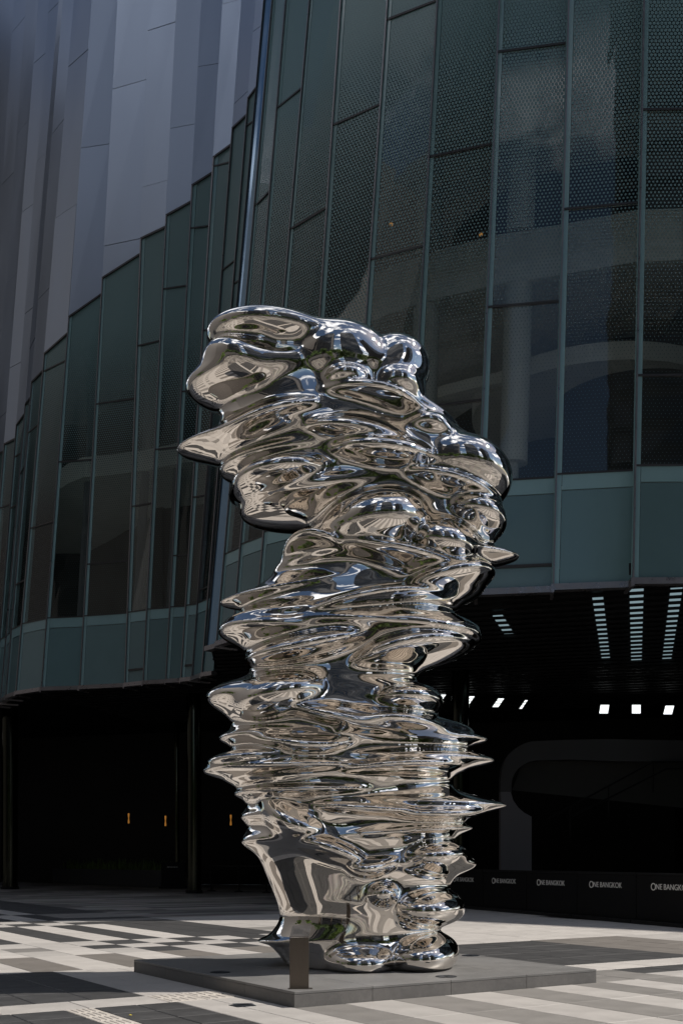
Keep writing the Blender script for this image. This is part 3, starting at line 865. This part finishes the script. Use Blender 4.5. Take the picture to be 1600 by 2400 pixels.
# ---- left building: silver cladding stepping down over green glass
LB = empty('clad_building', (-10.0, 50.0, 0))
tag(LB, 'curved building with silver metal cladding stepping down over green glass panes', 'building')
ML = [('h', 500, 622, 44.1), ('g', 475, 602, 44.6), ('f', 453, 569, 45.5), ('e', 426, 524, 45.9), ('d', 390, 474, 46.2), ('c', 337, 416, 46.6), ('b', 295, 352, 47.2), ('a', 189, 279, 47.9), ('z', 99.5, 219, 48.3), ('y', 41, 178, 49.5),
      ('x', 18, 153, 50.7), ('w', 6, 143, 52.2), ('v', -8, 120, 53.0), ('u', -34, 95, 53.8), ('t', -52, 66, 55.2), ('s', -74, 38, 56.4), ('r', -100, 5, 58.0), ('q', -140, -40, 60.0)]
GT = {'g': (237, 201), 'f': (306, 270), 'e': (375, 339), 'd': (440, 406), 'c': (510, 474), 'b': (564, 533), 'a': (656, 596), 'z': (747, 690), 'y': (833, 782), 'x': (899, 868), 'w': (950, 930), 'v': (1000, 968), 'u': (1044, 1028), 't': (1070, 1058), 's': (1100, 1085), 'r': (1130, 1115), 'q': (1160, 1145)}
TV = {'g': [290, 660, 1040, 1400], 'f': [623, 1000, 1380], 'e': [387, 773, 1164, 1560], 'd': [534, 917, 1302], 'c': [675, 1052], 'b': [806, 1184, 1570], 'a': [942, 1319], 'z': [1081], 'y': [859, 1231], 'x': [1005, 1365], 'w': [1100], 'v': [1066, 1187], 'u': [1187, 1420], 't': [1300], 's': [1220], 'r': [1350], 'q': [1250]}
JV = {'g': [70, -300], 'f': [232, -140], 'e': [8, -370], 'd': [157, -220], 'c': [300, -70], 'b': [66, 434, -310], 'a': [202, 571, -165], 'z': [346, 712, -20], 'y': [140, 498, -220], 'x': [300, 690, -60], 'w': [105, 480, 805, -250], 'v': [370, 730, 20], 'u': [140, 490, 857, -200], 't': [300, 655, 978, -60], 's': [60, 420, 782], 'r': [240, 600, 960, -100], 'q': [90, 440, 800]}
LTOP = 52.0
LL = {n: Line(ub, ut, Y) for n, ub, ut, Y in ML}
names = [q[0] for q in ML]
for i in range(1, len(names)):
    n = names[i]; nr = names[i - 1]
    l, r = LL[n], LL[nr]
    # each bay's left edge stands a little proud of its neighbour
    l2 = Line.__new__(Line); l2.Y = l.Y - .10; l2.xb = l.xb; l2.m = l.m
    gt = (zat(GT[n][0], l.Y), zat(GT[n][1], r.Y))
    Ym = (l.Y + r.Y) / 2
    column(LB, l2, r, LTOP, [zat(v, Ym) for v in TV[n]], M['glass_l'], gt, [zat(v, Ym) for v in JV[n]], strip=(abs(r.x(SOF) - l.x(SOF)) > .5))
lb_pts = [LL[n] for n in reversed(names)]
def loffs(z, d):
    pts = [(q.x(z), q.Y) for q in lb_pts]; out = []
    for i in range(len(pts)):
        a = pts[max(0, i - 1)]; b_ = pts[min(len(pts) - 1, i + 1)]
        dx, dy = b_[0] - a[0], b_[1] - a[1]; n = math.hypot(dx, dy)
        out.append((pts[i][0] - dy / n * d, pts[i][1] + dx / n * d))
    return out
for z0, z1 in ((11.3, 11.9), (18.6, 19.5), (25.8, 26.7), (33.0, 34.0), (51.2, 52.0)):
    outer = loffs((z0 + z1) / 2, .35 if z0 < 12 or z0 > 50 else 1.5)
    inner = [(x + 7.0, y + 10) for x, y in outer]
    n = len(outer); m = MB()
    vs = [(x, y, z0) for x, y in outer] + [(x, y, z0) for x, y in inner] + [(x, y, z1) for x, y in outer] + [(x, y, z1) for x, y in inner]
    fs = []
    for i in range(n - 1):
        fs += [(i, i + 1, n + i + 1, n + i), (2 * n + i, 3 * n + i, 3 * n + i + 1, 2 * n + i + 1), (i, 2 * n + i, 2 * n + i + 1, i + 1), (n + i, n + i + 1, 3 * n + i + 1, 3 * n + i)]
    m.add(vs, fs); m.build('floor_slab', M['slab'], LB)
bw = loffs(20, 6.5)
for i in range(len(bw) - 1):
    m = MB(); a, b_ = bw[i], bw[i + 1]
    m.hexa([(*a, 11.9), (*b_, 11.9), (b_[0] + .1, b_[1] + .3, 11.9), (a[0] + .1, a[1] + .3, 11.9), (*a, 51.2), (*b_, 51.2), (b_[0] + .1, b_[1] + .3, 51.2), (a[0] + .1, a[1] + .3, 51.2)])
    m.build('back_wall', M['room'], LB)
for (u, Yb) in ((318, 48.6), (185, 50.0), (395, 48.2)):
    x = (u - 800) / F * Yb
    m = MB(); m.tube((x, Yb + .4, 12), (x + .75, Yb + .4, 25.8), .2, n=16); m.build('inner_column', M['stair'], LB)

# ---- the wing beyond the right edge of the photo that throws the far shade, roofs and soffits
wing = empty('wing_building', (30, 40, 0))
tag(wing, 'dark tall wing of the building beyond the right edge, reflected in the sculpture', 'building')
poly = [(10.4, 29.7), (14, 30.2), (17, 32.3), (20, 36), (24, 37.3), (29, 35.3), (34, 31), (38, 27), (44, 21), (70, 40), (60, 75), (10, 75), (10.4, 44)]
m = MB(); m.prism(poly, SOF + .52, 40); m.build('wall', M['spandrel'], wing)
for i in range(1, 8):
    a, b_ = poly[i], poly[i + 1]
    L_ = math.hypot(b_[0] - a[0], b_[1] - a[1]); nn = max(1, int(L_ / 2.0))
    dx, dy = (b_[0] - a[0]) / L_, (b_[1] - a[1]) / L_
    for k_ in range(nn):
        f0 = (k_ + .06) / nn * L_; f1 = (k_ + .94) / nn * L_
        for zb in (12.2, 19.2, 26.2, 33.2):
            mm = MB(); o1 = .06
            pa = (a[0] + dx * f0 + dy * o1, a[1] + dy * f0 - dx * o1); pb = (a[0] + dx * f1 + dy * o1, a[1] + dy * f1 - dx * o1)
            pc = (b_[0], b_[1])
            mm.hexa([(*pa, zb), (*pb, zb), (pb[0] - dy * .05, pb[1] + dx * .05, zb), (pa[0] - dy * .05, pa[1] + dx * .05, zb), (*pa, zb + 6.6), (*pb, zb + 6.6), (pb[0] - dy * .05, pb[1] + dx * .05, zb + 6.6), (pa[0] - dy * .05, pa[1] + dx * .05, zb + 6.6)])
            mm.build('window', M['darkglass'], wing)

# lobby under the buildings
LO = empty('lobby', (0, 50, 0)); tag(LO, kind='structure')
# ceiling: polygon following the facades
fac = [(q.x(SOF), q.Y) for q in lb_pts] + [(q.x(SOF), q.Y) for q in rb_pts]
ceil_poly = [(x + .05, y + .35) for x, y in fac] + [(16, 31.5), (44, 40), (44, 85), (-40, 85), (-40, 66)]
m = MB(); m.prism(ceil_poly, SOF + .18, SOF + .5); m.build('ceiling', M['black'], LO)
fx = np.array([p[0] for p in fac]); fy = np.array([p[1] for p in fac])
so = np.argsort(fx)
def yfac(x): return float(np.interp(x, fx[so], fy[so]))
dv = np.array([.257, .966]); sv = np.array([.966, -.257])
for k_ in range(34):
    c = np.array([8.0, 30.4]) + dv * (.74 * k_)
    ok = [q for q in np.arange(-26, 9, .4) if (c + sv * q)[1] > yfac((c + sv * q)[0]) + .75 and (c + sv * q)[0] < 15.5]
    if not ok: continue
    # contiguous run nearest the right end
    a, b_ = ok[0], ok[-1]
    p, q = c + sv * a, c + sv * b_
    m = MB(); w = dv * .07
    m.hexa([(*(p - w), SOF - .05), (*(q - w), SOF - .05), (*(q + w), SOF - .05), (*(p + w), SOF - .05), (*(p - w), SOF + .02), (*(q - w), SOF + .02), (*(q + w), SOF + .02), (*(p + w), SOF + .02)])
    m.build('ceiling_slat', M['slat'], LO)
def wallbox(a, b_, z0, z1, mat, name='wall', t=.3):
    d = np.array(b_) - np.array(a); n = np.array([-d[1], d[0]]) / np.linalg.norm(d) * t
    m = MB(); a = np.array(a); b2 = np.array(b_)
    m.hexa([(*a, z0), (*b2, z0), (*(b2 + n), z0), (*(a + n), z0), (*a, z1), (*b2, z1), (*(b2 + n), z1), (*(a + n), z1)])
    return m.build(name, mat, LO)
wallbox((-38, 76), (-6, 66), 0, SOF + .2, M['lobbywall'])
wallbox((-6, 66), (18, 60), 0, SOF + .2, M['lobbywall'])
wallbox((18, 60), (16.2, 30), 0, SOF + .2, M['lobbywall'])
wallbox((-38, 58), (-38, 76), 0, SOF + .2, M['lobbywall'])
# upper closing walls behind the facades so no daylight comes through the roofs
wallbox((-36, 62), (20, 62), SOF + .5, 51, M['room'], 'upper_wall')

# strip lights over the slats
def strip_light(p, q, w, label):
    p = np.array(p); q = np.array(q); c = (p + q) / 2
    e = empty('strip_light', (float(c[0]), float(c[1]), SOF + .08)); tag(e, label, 'ceiling light', 'strip lights above the ceiling slats')
    n = np.array([q[1] - p[1], p[0] - q[0]]); n = n / np.linalg.norm(n)
    def hx(hw, z0, z1):
        m = MB(); a, b_ = p - n * hw, p + n * hw; c_, d = q + n * hw, q - n * hw
        m.hexa([(*a, z0), (*b_, z0), (*c_, z0), (*d, z0), (*a, z1), (*b_, z1), (*c_, z1), (*d, z1)]); return m
    hx(w / 2 + .05, SOF + .12, SOF + .17).build('housing', M['black'], e)
    hx(w / 2, SOF + .085, SOF + .117).build('diffuser', M['cool'], e)
strip_light((7.35, 31.9), (10.05, 42.2), .30, 'left of the three slatted ceiling strip lights at the right')
strip_light((8.1, 30.5), (11.2, 42.2), .38, 'middle of the three slatted ceiling strip lights at the right')
strip_light((9.35, 31.0), (12.35, 42.2), .32, 'rightmost of the three slatted ceiling strip lights')
strip_light((4.85, 34.5), (5.6, 37.2), .30, 'faint short ceiling strip light nearest the sculpture')
# hanging spot lights
def spot_light(u, v, Y, w, h, skew, label, grp, bright=True):
    c = at(u, v, Y)
    e = empty('spot_light', c); tag(e, label, 'spot light', grp)
    m = MB(); m.hexa([(-w + skew, 0, -h), (w + skew, 0, -h), (w - skew, 0, h), (-w - skew, 0, h), (-w + skew, .02, -h), (w + skew, .02, -h), (w - skew, .02, h), (-w - skew, .02, h)])
    part('lamp_face', m, M['spot'], e)
    m = MB(); m.box(-w - abs(skew) - .03, w + abs(skew) + .03, .021, .22, -h - .03, h + .03); part('housing', m, M['black'], e, bevel=.01)
    m = MB(); m.box(-.03, .03, .1, .16, h + .031, SOF + .1 - c[2]); part('stem', m, M['black'], e)
    if not bright:
        for zz_ in (-.04, .07):
            m = MB(); m.box(-w - .1, w + .1, -.03, -.005, zz_, zz_ + .025); part('louvre', m, M['black'], e)
for u, v, l_ in ((1415, 1662, 'left'), (1490, 1662, 'middle'), (1566, 1664, 'right')):
    spot_light(u, v, 50, .19, .19, -.03 if l_ == 'left' else (.0 if l_ == 'middle' else -.05) * (1 if l_ != 'right' else -1) * -1, l_ + ' one of the three bright square spot lights at right', 'square spot lights')
for u, v, l_ in ((1031, 1638, 'slanted spot light next to the sculpture edge'), (1098, 1642, 'second slanted spot light from the sculpture'), (1167, 1647, 'third slanted spot light from the sculpture'), (1226, 1651, 'small fourth slanted spot light from the sculpture')):
    spot_light(u, v, 50, .13 if u < 1200 else .06, .19, -.13, l_, 'slanted louvred spot lights', False)

# polished columns
def lobby_column(u, Y, r, label):
    e = empty('lobby_column', ((u - 800) / F * Y, Y, 0)); tag(e, label, 'column', 'polished lobby columns')
    m = MB(); m.lathe([(r, .12), (r, SOF + .1)], 40); part('shaft', m, M['colm'], e, smooth=False)
    m = MB(); m.lathe([(r + .05, 0), (r + .05, .119)], 40); part('base', m, M['black'], e)
M['colm'] = noisy('dark_polished_metal', (.045, .046, .036), .12, 1.0, var=.1, scale=2, per_obj=.1, stretch=(1, 1, .1))
lobby_column(455, 50, .33, 'dark polished metal column left of the sculpture')
lobby_column(24, 56, .40, 'dark polished metal column at the left edge of the photo')
lobby_column(1078, 44, .35, 'dark polished metal column just right of the sculpture')
lobby_column(415, 60, .14, 'thin dark polished column behind the planter end')

# wall sconces
for u, v, Y, l_ in ((164, 1925, 70.5, 'leftmost glowing orange wall sconce'), (302, 1918, 68.2, 'second glowing orange wall sconce from the left'), (388, 1924, 67.0, 'third glowing orange wall sconce, above the planter end'), (541, 1922, 65.0, 'orange wall sconce nearest the sculpture')):
    c = at(u, v, Y)
    e = empty('wall_sconce', c); tag(e, l_, 'wall lamp', 'orange wall sconces')
    m = MB(); m.lathe([(.02, -.31), (.055, -.30), (.05, -.16), (.025, 0), (.05, .16), (.055, .30), (.02, .31)], 14); part('glow', m, M['warm'], e, smooth=True)
    m = MB(); m.box(-.05, .05, .08, .16, -.34, .34); part('bracket', m, M['black'], e)

# ---- barriers with lettering
def text_mesh(txt, size):
    cu = bpy.data.curves.new('txt', 'FONT'); cu.body = txt; cu.size = size; cu.extrude = .003; cu.offset = .0
    o = bpy.data.objects.new('txt', cu); col.objects.link(o)
    bpy.context.view_layer.update()
    dg = bpy.context.evaluated_depsgraph_get()
    me = bpy.data.meshes.new_from_object(o.evaluated_get(dg), depsgraph=dg)
    bpy.data.objects.remove(o); bpy.data.curves.remove(cu)
    return me
def lettering(parent, w, x, y, z, mat):
    """raised letters: a tall O, then small capitals, w metres wide in all"""
    a = text_mesh('O', 1.0); b_ = text_mesh('NE', .76); c = text_mesh('BANGKOK', .76)
    def ext(me):
        xs = [v.co.x for v in me.vertices]; return min(xs), max(xs)
    parts = []; cur = 0.0; vs = []; fs = []
    for me, gap, dz in ((a, .03, -.10), (b_, .26, 0), (c, 0, 0)):
        x0, x1 = ext(me); b0 = len(vs)
        vs += [(v.co.x - x0 + cur, v.co.y + dz, v.co.z) for v in me.vertices]
        fs += [tuple(i + b0 for i in p.vertices) for p in me.polygons]
        cur += x1 - x0 + gap
    k_ = w / cur
    me = bpy.data.meshes.new('lettering')
    me.from_pydata([(x + vx * k_, y - vz, z + vy * k_) for vx, vy, vz in vs], [], fs)
    me.materials.append(mat)
    o = bpy.data.objects.new('lettering', me); col.objects.link(o); o.parent = parent
    return o
b0 = np.array([4.75, 32.35]); b1 = np.array([7.52, 25.35])
bd = (b1 - b0) / 3.0; bl = float(np.linalg.norm(bd)); ba = math.atan2(bd[1], bd[0])
ords = ['barrier whose lettering is half hidden behind the sculpture', 'second lettered barrier right of the sculpture', 'third lettered barrier right of the sculpture', 'fourth lettered barrier right of the sculpture', 'nearest lettered barrier at the right edge of the photo']
for i in range(-1, 5):
    c = b0 + bd * i
    e = empty('barrier', (float(c[0]), float(c[1]), 0), ba)
    tag(e, 'low black ' + (ords[i + 1] if i < 4 else 'barrier beyond the right edge of the photo'), 'barrier', 'black lettered barriers before the lobby')
    h = bl / 2
    m = MB(); m.box(-h + .012, h - .012, -.03, .03, .10, 1.17); part('panel', m, M['blackgloss'], e, bevel=.006)
    m = MB(); m.box(-h + .012, h - .012, -.05, .05, 1.172, 1.215); part('top_rail', m, M['black'], e, bevel=.006)
    m = MB(); m.box(-h + .012, h - .012, -.20, .20, .0, .095); part('base', m, M['black'], e, bevel=.01)
    if i < 4: lettering(e, 1.38, -.69, -.033, .83, M['letters'])

# left: lettered stand, planter, stanchions
c = ((406 - 800) / F * 57.5, 57.5, 0)
e = empty('lettered_stand', c); tag(e, 'small black stand with white lettering beside the long planter', 'sign')
m = MB(); m.box(-.62, .62, -.06, .06, .1, 1.35); part('panel', m, M['blackgloss'], e, bevel=.008)
m = MB(); m.box(-.7, .7, -.3, .3, 0, .098); part('base', m, M['black'], e, bevel=.01)
lettering(e, .56, -.30, -.063, 1.08, M['letters'])
pa = np.array([-20.2, 72.5]); pb = np.array([-9.5, 58.8])
e = empty('planter', (-14.8, 65.6, 0)); tag(e, 'long low dark planter filled with strappy green plants', 'planter')
pd = (pb - pa) / np.linalg.norm(pb - pa); pn = np.array([-pd[1], pd[0]])
def prism_along(a, b_, off0, off1, z0, z1, name, mat, bevel=0):
    m = MB(); p = [a + pn * off0, b_ + pn * off0, b_ + pn * off1, a + pn * off1]
    m.hexa([(*q, z0) for q in p] + [(*q, z1) for q in p]); return m.build(name, mat, e, bevel=bevel)
prism_along(pa, pb, -.05, .16, 0, .92, 'front_wall', M['planter'] if 'planter' in M else noisy('dark_planter_stone', (.05, .052, .055), .4, var=.15, scale=1.5, per_obj=.0), .03)
prism_along(pa, pb, .17, 1.6, 0, .80, 'soil', M['bark'])
prism_along(pa, pb, 1.61, 1.8, 0, .92, 'back_wall', M['black'], .02)
m = MB(); q = np.random.default_rng(4)
for i in range(700):
    f = q.uniform(.02, .98); o_ = q.uniform(.25, 1.5); h = q.uniform(.35, .95) * (.75 + .35 * math.sin(f * 17) ** 2); an = q.uniform(0, 6.28); ln = q.uniform(.1, .35)
    c0 = pa + (pb - pa) * f + pn * o_
    dx, dy = math.cos(an), math.sin(an); w = .022
    p = []
    for t_, ww in ((0, 1), (.5, .9), (.85, .5)):
        x = c0[0] + dx * ln * t_ ** 2; y = c0[1] + dy * ln * t_ ** 2; z_ = .80 + h * (t_ - .18 * t_ ** 3)
        p += [(x - dy * w * ww, y + dx * w * ww, z_), (x + dy * w * ww, y - dx * w * ww, z_)]
    p.append((c0[0] + dx * ln, c0[1] + dy * ln, .80 + h * .8))
    m.add(p, [(0, 1, 3, 2), (2, 3, 5, 4), (4, 5, 6)])
pp = m.build('plants', M['leaf'], e); pp['kind'] = 'stuff'

for i, (u, Y) in enumerate(((495, 53.0), (560, 51.5), (625, 50.5))):
    e = empty('stanchion', ((u - 800) / F * Y, Y, 0)); tag(e, ['black stanchion post at left of the belt, beside the lettered stand', 'black stanchion post between the sculpture and the first post', 'black stanchion post behind the sculpture'][i], 'stanchion', 'belt stanchions before the lobby')
    m = MB(); m.lathe([(.20, 0), (.20, .03), (.05, .05)], 24); part('base', m, M['black'], e)
    m = MB(); m.lathe([(.035, .05), (.035, 1.12), (.045, 1.13), (.045, 1.24)], 16); part('post', m, M['black'], e)
    if i < 2:
        nx = ((560 - 800) / F * 51.5, 51.5) if i == 0 else ((625 - 800) / F * 50.5, 50.5)
        ox, oy = e.location.x, e.location.y
        m = MB(); dx, dy = nx[0] - ox, nx[1] - oy
        m.hexa([(0.05, 0, 1.17), (dx - .05, dy, 1.17), (dx - .05, dy + .006, 1.17), (.05, .006, 1.17), (.05, 0, 1.22), (dx - .05, dy, 1.22), (dx - .05, dy + .006, 1.22), (.05, .006, 1.22)])
        part('belt', m, M['black'], e)

# ---- curved pale stair in the lobby
ST = empty('curved_stair', at(1209, 2050, 41)[:2] + (0,)); tag(ST, 'pale curved stair wall with sloping handrails deep in the dark lobby', 'stair')
def outline(pts, Y, t, name, mat):
    n = len(pts); m = MB()
    w = [at(u, v, Y) for u, v in pts]
    vs = w + [(x, y + t, z_) for x, y, z_ in w]
    m.add(vs, [tuple(range(n)), tuple(range(2 * n - 1, n - 1, -1))] + [(i, (i + 1) % n, (i + 1) % n + n, i + n) for i in range(n)])
    return m.build(name, mat, ST)
def arc(cx, cy, rx, ry, a0, a1, n):
    return [(cx + rx * math.cos(R(a0 + (a1 - a0) * i / n)), cy - ry * math.sin(R(a0 + (a1 - a0) * i / n))) for i in range(n + 1)]
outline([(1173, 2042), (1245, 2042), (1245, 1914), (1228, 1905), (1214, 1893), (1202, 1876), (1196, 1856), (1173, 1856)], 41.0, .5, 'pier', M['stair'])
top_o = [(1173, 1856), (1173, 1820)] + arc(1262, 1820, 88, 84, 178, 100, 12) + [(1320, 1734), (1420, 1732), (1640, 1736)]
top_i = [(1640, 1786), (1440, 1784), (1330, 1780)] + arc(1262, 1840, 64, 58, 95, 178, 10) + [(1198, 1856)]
outline(top_o + top_i, 41.0, .5, 'curved_band', M['stair_shaded'])
m = MB(); m.hexa([at(1199, 1852, 41.6), at(1660, 1900, 41.6), at(1660, 1900, 42.0), at(1199, 1852, 42.0), at(1225, 1784, 41.6), at(1660, 1784, 41.6), at(1660, 1784, 42.0), at(1225, 1784, 42.0)]); m.build('parapet', M['room'], ST)
for (a, b_) in (((1285, 1918), (1528, 1786)), ((1330, 1918), (1560, 1802))):
    m = MB(); m.tube(at(*a, 40.5), at(*b_, 40.5), .035, n=8); m.tube(at(*b_, 40.5), at(1640, b_[1] - 2, 40.5), .035, n=8); m.build('handrail', M['black'], ST)
for (u, v) in ((1335, 1891), (1425, 1843), (1530, 1788)):
    p = at(u, v, 40.52); m = MB(); m.tube((p[0], p[1], p[2] - 1.1), p, .03, n=8); m.build('baluster', M['black'], ST)

# ------------------------------------------------------------------ what stands behind the camera, seen in the mirror steel; the far left towers are added
def crown_mesh(seed, n, rad, h):
    q = np.random.default_rng(seed)
    V = []; Fc = []
    cl_ = [(q.normal(0, .42) * rad, q.normal(0, .42) * rad, h * (.55 + .45 * q.random()), q.uniform(.28, .5) * rad) for _ in range(16)]
    for i in range(n):
        c = cl_[i % len(cl_)]
        d = q.normal(0, 1, 3); d /= np.linalg.norm(d); rr = c[3] * q.random() ** .4
        p = np.array(c[:3]) + d * rr * np.array([1, 1, .75])
        a = q.normal(0, 1, 3); a /= np.linalg.norm(a); b_ = np.cross(a, q.normal(0, 1, 3)); b_ /= np.linalg.norm(b_)
        L_ = .17; W_ = .085
        k_ = len(V)
        V += [tuple(p - a * L_), tuple(p + b_ * W_), tuple(p + a * L_), tuple(p - b_ * W_)]
        Fc.append((k_, k_ + 1, k_ + 2, k_ + 3))
    me = bpy.data.meshes.new('crown'); me.from_pydata(V, [], Fc)
    return me
crowns = [crown_mesh(1, 5200, 2.6, 6.5), crown_mesh(2, 5200, 3.0, 7.5)]
crowns[0].materials.append(M['leaf']); crowns[1].materials.append(M['leafdark'])
def trunk(h):
    m = MB(); m.tube((0, 0, 0), (.1, .05, h * .55), .2, .14, 10)
    for a in (0.3, 2.2, 4.1, 5.3):
        m.tube((.1, .05, h * .5), (1.1 * math.cos(a), 1.1 * math.sin(a), h * .82), .10, .04, 8)
    return m
tpos = [(-9.5, -8.5), (7.5, -9.5), (13, -6), (-17, -9), (-12.5, -15), (-7, -19), (-1.5, -21), (4.5, -20), (10, -17), (16, -12.5), (21, -6), (-21, -2), (-23, 6), (24.5, 2.5), (-25, 14), (-3, -27), (8, -28), (-14, -26)]
for i, (x, y) in enumerate(tpos):
    e = empty('plaza_tree', (x, y, 0), i * 1.3); s = 1.15 + .12 * (i % 4)
    e.scale = (s, s, s)
    tag(e, 'leafy green tree of the plaza behind the camera, seen only as reflection', 'tree', 'trees behind the camera')
    part('trunk', trunk(6.5), M['bark'], e)
    o = bpy.data.objects.new('crown', crowns[i % 2]); col.objects.link(o); o.parent = e
def tower(x, y, w, d, h, label):
    e = empty('far_tower', (x, y, 0)); tag(e, label, 'building', 'towers behind the camera')
    m = MB(); m.box(-w / 2, w / 2, -d / 2, d / 2, 0, h); part('wall', m, M['concrete'], e)
    n = int(w / 3.2); k_ = int(h / 4)
    for j in range(k_):
        m = MB(); m.box(-w / 2 + .6, w / 2 - .6, d / 2 + .0, d / 2 + .12, 1.5 + j * 4, 3.9 + j * 4); part('window_band', m, M['darkglass'], e)
tower(-52, -68, 60, 26, 122, 'wide dark tower behind the camera at left, seen only as reflection')
tower(26, -78, 52, 26, 150, 'tallest dark tower behind the camera, seen only as reflection')
tower(92, -58, 36, 30, 96, 'dark tower behind the camera at right, seen only as reflection')
tower(-108, -78, 52, 50, 112, 'added dark corner tower far left, fills a sky gap in the glass reflections')  # invented block that closes a bright sky gap mirrored in the left panes
tower(-104, -20, 30, 62, 100, 'added dark tower far left of the plaza, keeps sky out of the glass reflections')  # added unseen block, keeps bright sky from mirroring in the left glass
tower(-100, 52, 30, 82, 92, 'added long dark tower left of the clad building, darkens its glass reflections')  # unseen block put in so the clad building's glass mirrors something dark
